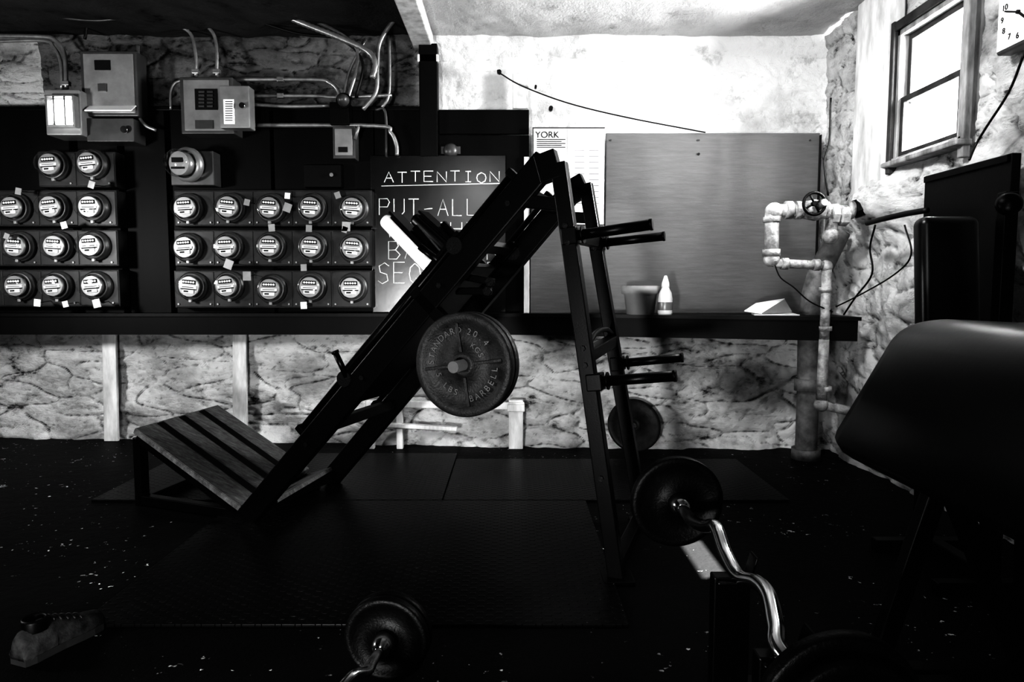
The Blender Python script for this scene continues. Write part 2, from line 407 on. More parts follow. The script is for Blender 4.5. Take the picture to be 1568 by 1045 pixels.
rows=[[(78,252),(138,250)],[(-42,318),(20,318),(80,317),(138,317)],[(-40,377),(22,377),(82,377),(140,376)],[(-36,439),(26,438),(84,438),(144,438)],
 [(285,318),(346,317),(410,318),(473,318),(537,319)],[(285,379),(347,378),(411,377),(474,378),(537,380)],[(288,439),(349,438),(412,443),(473,440),(537,441)]]
YM=4.60
pos=[]
for r in rows: pos+=r
for i,(u,v) in enumerate(pos):
    p=P(u+1,v,YM-.06); p.y=YM-.006
    if first: ob=MET; first=False
    else: ob=bpy.data.objects.new('electric_meter',MET.data); SC.collection.objects.link(ob)
    ob.rotation_euler=(0,random.uniform(-.12,.12),0)
    ob.location=Vector((p.x,p.y,p.z))+mb
o=Obj('electric_meter'); p=P(288,252,4.56); c=Vector((p.x,4.58,p.z)); ax=Vector((-.25,-1,-.05))
o.lathe([(.112,0),(.112,.03),(.1,.04),(.09,.045)],c,ax,M_galv); o.lathe([(.09,.04),(.088,.13),(.075,.15),(0,.155)],c,ax,M_glass)
o.cyl(c,c+ax.normalized()*.10,.075,M_galv,seg=36); o.box(c+ax.normalized()*.105+Vector((0,0,.02)),(.08,.01,.03),M_ink); o.box(c+ax.normalized()*.105+Vector((0,0,-.03)),(.09,.01,.012),M_ink)
o.done()

o=Obj('meter_panel')
wallbox(o,262,231,326,284,4.60,.12,M_galvd,.006)
for v0,v1 in ((291,347),(352,408),(414,472)):
    wallbox(o,268,v0,569,v1,YM,.12,M_panel,.006)
    for k in range(5):
        wallbox(o,270+k*60,v0+2,270+k*60+57,v1-2,YM-.004,.01,M_panel,.003)
        for s in (4,53):
            q=P(270+k*60+s,v1-6,YM-.006); o.cyl(q,(q.x,q.y-.006,q.z),.006,M_galv,seg=10)
o.done()
o=Obj('meter_panel')
for v0,v1,u0,u1 in ((232,287,60,176),(291,347,-75,178),(352,408,-72,180),(413,470,-66,182)):
    wallbox(o,u0,v0,u1,v1,YM,.12,M_panel,.006)
    k=u1
    while k-58>u0-2:
        wallbox(o,k-57,v0+2,k-2,v1-2,YM-.004,.01,M_panel,.003)
        q=P(k-8,v1-6,YM-.006); o.cyl(q,(q.x,q.y-.006,q.z),.006,M_galv,seg=10); k-=59
o.done()
o=Obj('meter_tags')
for (u,v) in ((517,299),(530,347),(473,350),(378,423),(416,349),(378,310),(440,300),(465,410),(98,345),(57,464),(28,293),(140,283),(100,466),(148,465),(465,468),(528,352),(350,405),(10,362),(440,318)):
    p=P(u,v,4.46); s=random.uniform(.6,1)
    o.box((p.x,4.462,p.z),(.055*s,.004,.062*s),M_paper if random.random()<.25 else M_galv,Matrix.Rotation(random.uniform(-.4,.4),3,'Y'))
    o.cyl((p.x,4.462,p.z),(p.x,4.60,p.z+.01),.0022,M_cable,seg=6)
o.done()

M_lamp=emis('lamp_glass',1,6.0)
o=Obj('bulkhead_lamp'); wallbox(o,71,137,122,207,4.52,.18,M_galv,.008); 
c=(P(80,190,4.5)+P(113,153,4.5))/2; o.box((c.x,4.50,c.z),(.145,.05,.15),M_lamp,bev=.02,seg=4)
for t in ((-.085,0,.012,.2),(.085,0,.012,.2)): o.box((c.x+t[0],4.50,c.z),(t[2],.06,t[3]),M_galv,bev=.003)
for t in (.095,-.095): o.box((c.x,4.50,c.z+t),(.18,.06,.012),M_galv,bev=.003)
for t in (-.035,.035): o.cyl((c.x+t,4.465,c.z-.09),(c.x+t,4.465,c.z+.09),.004,M_galvd,seg=8)
o.done()
o=Obj('breaker_panel'); wallbox(o,127,78,208,178,4.60,.13,M_galvd,.006); wallbox(o,131,82,203,173,4.592,.01,M_galv,.003)
wallbox(o,145,92,168,107,4.585,.01,M_ink,.001); wallbox(o,150,128,162,140,4.58,.015,M_galvd,.002); 
a=P(131,170,4.55); b=P(203,158,4.55); o.slab([(a.x,4.53,a.z),(b.x,4.53,a.z),(b.x,4.60,b.z),(a.x,4.60,b.z)],.008,M_paper)  # white slab paints the bright flare low on the panel
wallbox(o,133,181,204,217,4.58,.15,M_galvd,.005); p=P(192,199,4.57); o.cyl(p,(p.x,4.55,p.z),.022,M_chrome)
o.done()
o=Obj('breaker_panel'); wallbox(o,278,118,356,205,4.58,.15,M_galvd,.006); wallbox(o,283,122,350,200,4.572,.01,M_galv,.003)
wallbox(o,299,136,332,168,4.565,.01,M_ink,.001)
for k in range(2):
    for j in range(5): wallbox(o,304+k*13,139+j*5.5,313+k*13,142+j*5.5,4.558,.01,M_galvd,.001)
wallbox(o,299,184,326,197,4.565,.008,M_galvd,.001)
wallbox(o,337,131,381,196,4.50,.10,M_galv,.006); wallbox(o,343,152,358,190,4.493,.008,M_paper,.001)
for k in range(9): wallbox(o,345,155+k*3.6,356,156+k*3.6,4.491,.003,M_ink,0)
p=P(373,163,4.5); o.cyl(p,(p.x,4.47,p.z),.018,M_chrome); o.done()
o=Obj('disconnect_switch_box'); wallbox(o,510,193,543,243,4.60,.12,M_galvd,.006); wallbox(o,513,197,539,238,4.59,.012,M_galv,.003); wallbox(o,518,225,532,233,4.585,.01,M_ink,.001)
p=P(545,214,4.62); o.cyl((p.x,4.6,p.z),(p.x+.03,4.58,p.z+.08),.01,M_galv); o.done()
o=Obj('junction_box'); wallbox(o,505,156,534,191,4.62,.10,M_black,.006)
p=P(527,155,4.62); o.cyl(p,(p.x,4.60,p.z),.05,M_black); o.lathe([(.04,0),(.03,.05),(0,.06)],(p.x,4.6,p.z),(0,-1,0),M_galvd); o.done()
o=Obj('junction_box'); wallbox(o,466,252,522,287,4.66,.07,M_black,.005); p=P(508,268,4.65); o.cyl(p,(p.x,4.64,p.z),.013,M_cond); o.done()
o=Obj('door_bell'); p=P(690,231,4.72); o.lathe([(.05,0),(.05,.02),(.035,.045),(0,.05)],(p.x,4.73,p.z),(0,-1,0),M_galvd); wallbox(o,675,224,705,236,4.72,.012,M_galvd,.003); o.done()

o=Obj('electrical_conduit')
def cond(pts,r=.013,Y=4.66,m=None,ridge=0):
    o.tube([P(u,v,Y) for u,v in pts],r,m or M_cond,ridge=ridge)
cond([(-60,55),(60,56),(86,63),(99,85),(102,137)],.014)
cond([(-60,66),(60,62),(82,72),(93,95),(95,137)],.011)
cond([(225,30),(285,45),(299,78),(300,118)],.011)
cond([(280,15),(322,45),(332,75),(332,118)],.011)
cond([(211,70),(212,165),(221,190),(240,200)],.012)
cond([(262,168),(262,142),(268,128),(279,123)],.010)
cond([(356,122),(480,122),(505,127),(518,140),(520,158)],.013)
cond([(356,147),(480,147),(515,149),(600,146)],.012)
cond([(380,160),(440,163),(505,162)],.012)
cond([(380,192),(575,193),(598,203),(607,222),(608,238)],.014)
cond([(300,-30),(380,8),(470,28),(535,62),(548,95),(530,160)],.012,4.62)
cond([(255,-30),(340,12),(450,50),(520,60),(555,95),(545,150)],.009,4.62,M_cable)
cond([(640,-10),(612,20),(583,62),(578,100),(576,140),(556,168)],.014,4.6)
cond([(596,55),(596,140),(585,165)],.011)
cond([(560,60),(535,110),(525,160)],.010)
cond([(575,168),(590,172),(592,240)],.010,4.68,M_galvd)
cond([(130,60),(140,30),(200,10),(260,0)],.010,4.66,M_cable)
cond([(0,8),(120,30),(200,25),(330,-10)],.008,4.5,M_galvd)
for (u,v) in ((102,128),(300,110),(332,110),(520,150),(430,122),(430,147)):
    p=P(u,v,4.66); o.box((p.x,p.y,p.z),(.045,.035,.03),M_cond,bev=.004)
o.done()
o=Obj('armored_cable'); o.tube([P(u,v,4.56) for u,v in [(350,-40),(400,5),(450,30),(520,58),(562,78),(575,98),(570,120)]],.017,M_cond,ridge=.014); o.done()
o=Obj('wall_wire')
o.tube([P(u,v,4.67) for u,v in [(765,112),(800,132),(870,158),(960,180),(1080,203)]],.0045,M_cable)
p=P(765,112,4.7); o.cyl(p,(p.x,4.66,p.z),.012,M_cable)
p=P(843,168,4.75); o.cyl(p,(p.x,4.70,p.z),.014,M_cable)
for u,v in ((763,112),(820,135),(1067,238)): p=P(u,v,4.74); o.cyl(p,(p.x,4.69,p.z),.008,M_cable)
o.done()

# chalk board ---------------------------------------------------------------
o=Obj('chalkboard'); wallbox(o,571,238,774,480,4.69,.035,mat('slate_black',.003,.24,var=.5,scale=5,bmp=.15,bscale=6,spec=.7),.003)
LET={'A':[[(0,0),(.5,1),(1,0)],[(.2,.4),(.8,.4)]],'T':[[(0,1),(1,1)],[(.5,1),(.5,0)]],'E':[[(1,1),(0,1),(0,0),(1,0)],[(0,.5),(.8,.5)]],
'N':[[(0,0),(0,1),(1,0),(1,1)]],'I':[[(.5,0),(.5,1)],[(.2,1),(.8,1)],[(.2,0),(.8,0)]],'O':[[(.5,1),(.1,.8),(0,.5),(.1,.2),(.5,0),(.9,.2),(1,.5),(.9,.8),(.5,1)]],
'P':[[(0,0),(0,1),(.8,1),(1,.8),(.8,.5),(0,.5)]],'U':[[(0,1),(0,.2),(.3,0),(.7,0),(1,.2),(1,1)]],'L':[[(0,1),(0,0),(.9,0)]],'-':[[(.1,.45),(.9,.5)]],
'W':[[(0,1),(.25,0),(.5,.7),(.75,0),(1,1)]],'G':[[(1,.85),(.6,1),(.1,.8),(0,.4),(.3,0),(.9,.1),(1,.45),(.6,.45)]],'H':[[(0,0),(0,1)],[(1,0),(1,1)],[(0,.5),(1,.5)]],
'S':[[(1,.85),(.6,1),(.1,.85),(.2,.55),(.8,.45),(.9,.15),(.4,0),(0,.15)]],'B':[[(0,0),(0,1),(.7,1),(.85,.75),(.6,.52),(0,.5)],[(.6,.52),(1,.25),(.7,0),(0,0)]],
'C':[[(1,.85),(.6,1),(.1,.8),(0,.4),(.3,0),(.95,.12)]],'K':[[(0,0),(0,1)],[(.9,1),(0,.45),(1,0)]],'Q':[[(.5,1),(.1,.8),(0,.5),(.1,.2),(.5,0),(.9,.2),(1,.5),(.9,.8),(.5,1)],[(.6,.3),(1.05,-.05)]],' ':[]}
def write(s,u0,u1,vt,vb,r=.0035):
    n=len(s); st=(u1-u0)/n
    for i,ch in enumerate(s):
        jt=random.uniform(-1.5,1.5)
        for line in LET[ch]:
            pts=[P(u0+st*(i+.12)+x*st*.70,vb+jt-y*(vb-vt),4.686) for x,y in line]
            o.tube(pts,r,M_chalk,seg=6,sub=1)
write('ATTENTION',586,768,263,279); 
o.tube([P(584,285,4.686),P(770,281,4.686)],.003,M_chalk,seg=6,sub=1)
write('PUT-ALL',578,735,306,331); write('WEIGHTS',590,760,342,362); write('BACK IN',592,768,371,398); write('SEQUENCE',576,768,402,434)
o.done()

# things on the shelf
o=Obj('plant_pot'); p=P(980,492,4.44); c=Vector((p.x,4.44,zt))
o.lathe([(0,0),(.088,0),(.105,.13),(.122,.135),(.125,.185),(.116,.185),(.110,.14),(0,.14)],c,(0,0,1),M_pot)
for k in range(14):
    a=random.uniform(0,6.28); r=random.uniform(0,.08); o.box(c+Vector((r*math.cos(a),r*math.sin(a),.155)),(.05,.04,.04),M_ironl if k%2 else M_galv,Matrix.Rotation(a,3,'X')@Matrix.Rotation(a*2,3,'Z'),bev=.008)
o.done()
o=Obj('squeeze_bottle'); p=P(1018,492,4.36); c=Vector((p.x,4.36,zt))
o.lathe([(0,0),(.042,0),(.046,.01),(.046,.10),(.040,.14),(.026,.165),(.024,.175),(.026,.178),(.024,.20),(.010,.245),(.006,.25),(0,.25)],c,(0,0,1),M_plast)
o.lathe([(.0465,.03),(.0468,.031),(.0468,.08),(.0465,.081)],c,(0,0,1),M_galv); o.done()
o=Obj('folded_rag')
def tri(pts,m):
    t=bmesh.new(); vs=[t.verts.new(p) for p in pts]; t.faces.new(vs)
    bmesh.ops.subdivide_edges(t,edges=list(t.edges),cuts=1,use_grid_fill=True); 
    r=bmesh.ops.extrude_face_region(t,geom=list(t.faces)); bmesh.ops.translate(t,vec=(0,.0,.006),verts=[g for g in r['geom'] if isinstance(g,bmesh.types.BMVert)])
    bmesh.ops.recalc_face_normals(t,faces=t.faces); o.add(t,m)
x0=P(1140,490,4.25).x; x1=P(1218,490,4.25).x
tri([(x0+.05,4.22,zt+.002),(x1,4.19,zt+.002),(x1,4.36,zt+.012),(x0+.08,4.36,zt+.004)],M_paper)
tri([(x0,4.26,zt+.025),(x0+.10,4.23,zt+.01),(x1-.06,4.28,zt+.10),(x0+.10,4.34,zt+.07)],M_paper)
tri([(x0+.10,4.23,zt+.01),(x1-.02,4.26,zt+.02),(x1-.06,4.28,zt+.095)],M_galv)
o.done()

# pipework ------------------------------------------------------------------
o=Obj('water_pipe_with_valve'); Y=4.02
def pp(u,v,y=Y): return P(u,v,y)
def elbow(u,v,r,y=Y): 
    t=bmesh.new(); bmesh.ops.create_uvsphere(t,u_segments=20,v_segments=12,radius=r); o.add(t,M_pipe,True,Matrix.Translation(pp(u,v,y)))
o.cyl(pp(1185,322),pp(1330,322),.036,M_pipe); o.cyl(pp(1330,322),Vector((RX,4.02,pp(1330,322).z)),.036,M_pipe)
for u in (1207,1222,1262,1300): 
    a=pp(u-5,322);b=pp(u+5,322); o.cyl(a,b,.052,M_pipe)
elbow(1185,324,.052); o.cyl(pp(1182,326),pp(1181,395),.040,M_pipe); o.cyl(pp(1182,332),pp(1182,340),.05,M_pipe); o.cyl(pp(1181,382),pp(1181,392),.05,M_pipe)
elbow(1181,397,.046)
o.cyl(pp(1183,403),pp(1262,407),.026,M_pipe); elbow(1265,408,.036); o.cyl(pp(1196,404),pp(1206,404),.034,M_pipe); o.cyl(pp(1245,406),pp(1254,406),.034,M_pipe)
o.cyl(pp(1266,410),pp(1262,520),.028,M_pipe); o.cyl(pp(1262,520),pp(1257,618),.030,M_pipe)
for v in (440,500,592): o.cyl(pp(1264,v),pp(1264,v+7),.036,M_pipe)
elbow(1257,620,.042); o.cyl(pp(1257,620),pp(1310,632),.028,M_pipe); o.cyl(pp(1310,632),Vector((RX,4.05,pp(1310,632).z)),.028,M_pipe)
o.lathe([(0,-.07),(.05,-.06),(.062,0),(.05,.06),(0,.07)],pp(1247,322),(1,0,0),M_pipe)
o.cyl(pp(1247,322),pp(1247,322)+Vector((0,-.13,.03)),.02,M_ironl)
c=pp(1247,312,3.92); R0=.062
rim=[c+Vector((R0*math.cos(k*math.pi/12),0,R0*math.sin(k*math.pi/12))) for k in range(25)]
o.tube(rim,.009,M_iron,sub=1)
for k in range(4):
    a=k*math.pi/2+.5; o.cyl(c,c+Vector((R0*math.cos(a),0,R0*math.sin(a))),.006,M_iron,seg=8)
o.cyl(c+Vector((0,-.012,0)),c+Vector((0,.02,0)),.014,M_iron)
o.lathe([(.03,-.05),(.06,-.045),(.06,-.01),(.045,0),(.062,.01),(.062,.05),(.03,.055)],pp(1283,330),(1,0,0),M_pipe,seg=8,smooth=False)
o.cyl(pp(1275,322),pp(1272,362),.035,M_pipe); elbow(1272,362,.05)
o.lathe([(.02,-.05),(.055,-.04),(.055,.04),(.02,.05)],pp(1318,318),(.9,-.3,.3),M_iron,seg=8,smooth=False)
o.done()
o=Obj('drain_pipe')
o.tube([P(u,v,4.40) for u,v in [(1285,355),(1268,390),(1250,430),(1240,480),(1238,540),(1237,600)]]+[Vector((P(1237,600,4.40).x,4.40,.0))],.068,M_oldpipe,seg=24)
z=P(1237,600,4.4); o.cyl((z.x,4.40,.45),(z.x,4.40,.53),.085,M_oldpipe); o.cyl((z.x,4.40,.0),(z.x,4.40,.07),.09,M_oldpipe)
o.done()
o=Obj('wall_cable')
for pts,r in (([(1568,82,2.0),(1545,140,2.03),(1510,195,2.03),(1494,222,2.03),(1484,245,1.98)],.005),
              ([(1420,322,1.96),(1385,328,1.93),(1350,336,1.90),(1328,342,1.93)],.014),
              ([(1340,345,1.9),(1332,380,1.93),(1335,420,1.95),(1310,455,1.97),(1292,482,1.98)],.005),
              ([(1385,345,1.9),(1395,390,1.9),(1370,420,1.93),(1320,450,1.95),(1280,470,1.95)],.004)):
    o.tube([R(u,v,x) for u,v,x in pts],r,M_cable)
o.tube([P(u,v,4.1) for u,v in [(1272,150),(1270,215),(1262,250),(1268,300)]],.006,M_cable)
o.tube([P(u,v,4.0) for u,v in [(1186,405),(1195,425),(1215,440),(1240,462),(1275,478)]],.004,M_cable)
o.done()
o=Obj('black_wall_board'); a=R(1413,270,RX-.1); b=R(1546,236,RX-.1)
o.box((RX-.07,(a.y+b.y)/2,(a.z+.80)/2),(.04,abs(a.y-b.y),a.z-.80),M_black,bev=.004)
o.box((RX-.095,(a.y+b.y)/2,a.z-.02),(.015,abs(a.y-b.y)-.02,.03),M_steel_bk,bev=.003)
o.done()
o=Obj('wall_clock'); c=R(1566,18,RX-.06); 
o.box((RX-.035,c.y,c.z),(.07,.27,.27),M_galvd,bev=.012,seg=3); o.box((RX-.072,c.y,c.z),(.006,.245,.245),M_paper,bev=.002)
rm=Matrix(((0,0,-1),(-1,0,0),(0,1,0))).to_4x4()
for k in range(1,13):
    a=k*math.pi/6; o.text(str(k),Matrix.Translation((RX-.077,c.y-.095*math.sin(a),c.z+.095*math.cos(a)))@rm,.034,M_ink,.001)
for ang,l,w in ((2.3,.06,.009),(5.1,.085,.006)):
    d=Vector((0,-math.sin(ang),math.cos(ang))); q=Vector((RX-.08,c.y,c.z)); o.beam(q,q+d*l,.003,w,M_ink,side=(1,0,0),bev=0)
o.cyl((RX-.085,c.y,c.z),(RX-.07,c.y,c.z),.008,M_ink)
o.done()

# ------------------------------------------------------------------ floor mats
def mt(x0,x1,y0,y1,z=.012):
    o=Obj('rubber_mat'); o.box(((x0+x1)/2,(y0+y1)/2,z/2+.0005),(x1-x0,y1-y0,z),M_mat,bev=.003); o.done()
A=F(120,962);B=F(963,962);C=F(900,770)
mt(A.x,B.x,A.y,C.y); mt(-.36,1.45,C.y+.006,4.35); mt(-2.2,-.366,C.y+.006,4.5)

# ------------------------------------------------------------------ plates
def plate(o,c,ax,r,th,m=None,lettering=False,hole=.026,up=Vector((0,0,1))):
    m=m or M_iron; h=th/2
    pr=[(hole,-h*.95),(r*.22,-h*.95),(r*.24,-h*.45),(r*.80,-h*.45),(r*.84,-h),(r*.97,-h),(r,-h*.7),(r,h*.7),(r*.97,h),(r*.84,h),(r*.80,h*.45),(r*.24,h*.45),(r*.22,h*.95),(hole,h*.95),(hole,-h*.95)]
    o.lathe(pr,c,ax,m,seg=72)
    if lettering:
        z=Vector(ax).normalized(); y=(up-z*up.dot(z)).normalized(); x=y.cross(z)
        base=Matrix((x,y,z)).transposed().to_4x4()
        for k in range(4):
            a=k*math.pi/2+.15; d=x*math.cos(a)+y*math.sin(a)
            o.beam(Vector(c)+d*r*.24+z*h*.5,Vector(c)+d*r*.80+z*h*.5,h*.7,.012,m,side=z,bev=.002)
        def arc(s,mid,rad,size,inward=False):
            n=len(s); st=size*.78/rad
            for i,ch in enumerate(s):
                if ch==' ': continue
                a=mid-(i-(n-1)/2)*st; 
                mt_=Matrix.Translation(Vector(c)+z*(h*.5)+(x*math.cos(a)+y*math.sin(a))*rad)@base@Matrix.Rotation(a-math.pi/2,4,'Z')
                o.text(ch,mt_,size,M_ironl,.004)
        arc('STANDARD',math.radians(138),r*.66,r*.17); arc('20.4',math.radians(60),r*.64,r*.17); arc('KGS',math.radians(44),r*.42,r*.15)
        def arcb(s,mid,rad,size):
            n=len(s); st=size*.78/rad
            for i,ch in enumerate(s):
                if ch==' ': continue
                a=mid+(i-(n-1)/2)*st
                mt_=Matrix.Translation(Vector(c)+z*(h*.5)+(x*math.cos(a)+y*math.sin(a))*rad)@base@Matrix.Rotation(a+math.pi/2,4,'Z')
                o.text(ch,mt_,size,M_ironl,.004)
        arcb('BARBELL',math.radians(-40),r*.66,r*.17); arcb('45 LBS',math.radians(-138),r*.55,r*.16)

# ------------------------------------------------------------------ hack squat machine
A0=F(378,800); B0=F(945,888); Ld=(B0-A0); Ld.z=0; Ld.normalize(); Wd=Vector((-Ld.y,Ld.x,0)); WID=.66
def Mp(u,v,w=0.0):
    d=ray(u,v); q=A0+Wd*w; t=(q-O).dot(Wd)/d.dot(Wd); return O+d*t
def loc(s,w,z): p=A0+Ld*s+Wd*w; return Vector((p.x,p.y,z))
o=Obj('hack_squat_machine'); S=M_steel_bk
n0=Mp(378,794); n1=Mp(838,246); f0=Mp(503,738,WID); f1=Mp(884,283,WID)
for a,b in ((n0,n1),(f0,f1)):
    o.beam(a,b,.05,.105,S,side=Wd,bev=.006)
    rd=(b-a).normalized(); nn=Wd.cross(rd); 
    if nn.z<0: nn=-nn
    o.cyl(a+rd*.55+nn*.075,b-rd*.12+nn*.075,.014,M_steel_bk)
    for t in (.56,(b-a).length-.13): o.beam(a+rd*t+nn*.03,a+rd*t+nn*.095,.04,.03,S,side=Wd)
RD=(n1-n0).normalized(); NN=Wd.cross(RD); NN=NN if NN.z>0 else -NN
u1=Mp(856,250); u0=Vector((B0.x,B0.y,.0)); v1=Mp(897,282,WID); v0=loc((B0-A0).dot(Ld)-.02,WID,0)
o.beam(u1,u0,.05,.06,S,side=Wd); o.beam(v1,v0,.05,.06,S,side=Wd)
for w,pa,pb in ((0,n1,u1),(WID,f1,v1)):
    o.beam(pa-RD*.05,pb,.052,.11,S,side=Wd); 
    q=pa-RD*.16; o.beam(q-Vector((0,0,.03)),pb.lerp(u0 if w==0 else v0,.10),.03,.05,S,side=Wd)
def upr(t): return u1.lerp(u0,t),v1.lerp(v0,t)
for t in (.17,.46,.97): a,b=upr(t); o.beam(a,b,.05,.05,S,side=(0,0,1))
a,b=upr(.46)
o.tube([a+Vector((0,0,.03)),a.lerp(b,.3)+Vector((0,0,.07)),a.lerp(b,.7)+Vector((0,0,.07)),b+Vector((0,0,.03))],.012,S)
for t in (.03,.30,.93):
    a=n0.lerp(n1,t); b=f0.lerp(f1,t); o.beam(a,b,.05,.05,S,side=(0,0,1))
for c in (u0,v0,): o.box((c.x,c.y,.008),(.12,.12,.016),S,bev=.003)
for (ua,va,ub,vb,w) in ((874,362,997,344,0),(915,373,1016,362,WID),(912,585,1033,576,0),(946,557,1044,548,WID)):
    a=Mp(ua,va,w); b=Mp(ub,vb,w); o.cyl(a,b,.020,S); o.cyl(b-(b-a).normalized()*.004,b+(b-a).normalized()*.006,.022,S); d=(b-a).normalized()
    o.beam(a-d*.03,a+d*.03,.065,.065,S,side=Wd)
    o.cyl(a+d*.045,a+d*.05,.034,S)
for t in (.15,.19,.44,.48,.75):
    for a0,a1 in ((u1,u0),(v1,v0)):
        c=a0.lerp(a1,t); o.cyl(c-Wd*.025,c-Wd*.036,.011,M_iron,seg=6)
for t in (.25,.45,.7,.9):
    c=n0.lerp(n1,t); o.cyl(c-Wd*.025,c-Wd*.034,.012,M_iron,seg=6)
b0=Mp(517,603,.12); b1=Mp(648,442,.12)
bd=(b1-b0).normalized(); L=(b1-b0).length; cc=(b0+b1)/2+Wd*.21-NN*.02
o.box(cc,(.42,.045,L+.1),M_vinylb,o.frame(bd,Wd),bev=.018,seg=4)
o.box(cc-NN*.04+bd*.1,(.30,.03,L+.2),S,o.frame(bd,Wd),bev=.003)
M_edge=mat('pad_edge_lit',.26,.5,var=.4,bmp=.3)  # pale strip paints the light along the back pad's edge
o.beam(b0+NN*.024-Wd*.03,b1+NN*.024-Wd*.03,.016,.026,M_edge,side=Wd)
s0=n0+RD*((b0-n0).dot(RD)+.12); s1=n0+RD*((b1-n0).dot(RD)+.32)
for w in (.03,WID-.03): o.beam(s0+Wd*w+NN*.085,s1+Wd*w+NN*.085,.045,.05,S,side=Wd)
for t in (.1,.55,.95):
    q=s0.lerp(s1,t)+NN*.085; o.beam(q+Wd*.03,q+Wd*(WID-.03),.045,.045,S,side=NN)
for t in (.05,.95):
    for w in (.0,WID):
        q=s0.lerp(s1,t)+Wd*w+NN*.06; o.cyl(q-Wd*.03,q+Wd*.03,.035,M_iron)
for w,(ua,va),(ub,vb),mm in ((.16,(664,410),(595,338),M_vinyl_lit),(.48,(706,396),(640,336),M_vinylb)):  # near pad coloured pale as lit, far pad dark
    a=Mp(ua,va,w); b=Mp(ub,vb,w); d=(b-a).normalized()
    o.box((a+b)/2,(.11,.065,(b-a).length+.03),mm,o.frame(d,Wd),bev=.028,seg=5)
    off=d.cross(Wd); off=off if off.x>0 else -off
    o.box((a+b)/2+off*.045-d*.03,(.10,.012,(b-a).length+.06),S,o.frame(d,Wd),bev=.003)
    o.box((a+b)/2+off*.034,(.09,.014,(b-a).length-.04),S,o.frame(d,Wd),bev=.004)
    if mm is M_vinylb: o.beam(a-Wd*.052-off*.035,b-Wd*.052-off*.035,.012,.02,M_vinyl_lit,side=Wd)  # white line paints the light caught by the far pad
    o.beam(a-d*.14+off*.05,b-d*.12+off*.07,.03,.03,S,side=Wd)
for w in (.02,.62):
    a=Mp(682,408,w) if w<.1 else Mp(720,400,.62); o.cyl(a,a-RD*.02+NN*.14,.015,S)
a=Mp(531,577,-.02); b=Mp(514,541,-.05); o.cyl(a,b,.013,S); o.cyl(b,b+(b-a).normalized()*.01,.017,S); o.cyl(a,Mp(548,590,0),.012,S)
for (ua,va,ub,vb) in ((690,420,756,432),(700,446,752,446)):
    a=Mp(ua,va,.12); b=Mp(ub,vb,.12); o.beam(a,b,.04,.03,S,side=Wd); o.cyl(b-Wd*.03,b-Wd*.045,.02,M_iron,seg=6)
pc=Mp(713,558,-.15); 
o.cyl(pc+Wd*.22,pc-Wd*.11,.022,M_ironl); o.cyl(pc+Wd*.12,pc+Wd*.10,.05,S)
q=n0+RD*((pc-n0).dot(RD)); o.beam(q+NN*.08,pc+Wd*.15,.05,.05,S,side=Wd); 
prad=82/FL*pc.y*.985
plate(o,pc-Wd*.012,-Wd,prad,.042,m=M_plate,lettering=True,hole=.024)
plate(o,pc+Wd*.036,-Wd,prad*1.0,.042,m=M_plate,hole=.024)
t0=Mp(206,656,-.02); t1=Mp(368,776,-.02); t3=Mp(334,620,.66)
t2=t1+(t3-t0)
def bil(s,t): return (t0.lerp(t3,t)).lerp(t1.lerp(t2,t),s)
nrm=(t1-t0).cross(t3-t0).normalized(); nrm=nrm if nrm.z>0 else -nrm
for k in range(4):
    ta=k*.25+.004; tb=(k+1)*.25-.004
    o.slab([bil(0,ta),bil(1,ta),bil(1,tb),bil(0,tb)],.03,M_plank,.003)
for k in range(1,4):
    ta=k*.25-.035; tb=k*.25+.035
    o.slab([bil(.02,ta)+nrm*.004,bil(.98,ta)+nrm*.004,bil(.98,tb)+nrm*.004,bil(.02,tb)+nrm*.004],.004,M_black,0)
for ta in (.06,.94):
    a=bil(0.03,ta)-nrm*.05; b=bil(1,ta)-nrm*.05; o.beam(a,b,.05,.04,S,side=Wd)
    o.beam(a,Vector((a.x,a.y,0)),.05,.05,S,side=Wd); o.beam(Vector((a.x,a.y,.03)),Vector((b.x,b.y,.03))+Ld*.1,.05,.05,S,side=Wd)
a=bil(0.03,.06);b=bil(.03,.94); o.beam(Vector((a.x,a.y,.03)),Vector((b.x,b.y,.03)),.05,.05,S,side=(0,0,1))
k0=bil(1,.12); k1=bil(1,1.0); kk=Ld*.16
o.slab([k0+Vector((0,0,-.03)),k0+kk+Vector((0,0,.03)),k1+kk+Vector((0,0,.03)),k1+Vector((0,0,-.03))],.02,M_plank,.002)
o.done()

o=Obj('weight_plate'); c=P(973,667,4.52); r=.182; tl=math.radians(24)
c=Vector((c.x,4.50,0)); ax=Vector((.12,-math.cos(tl),math.sin(tl)))
ctr=c+Vector((0,r*math.sin(tl),r*math.cos(tl)+.02))
plate(o,ctr,ax,r,.035,hole=.02,m=M_plate); o.done()

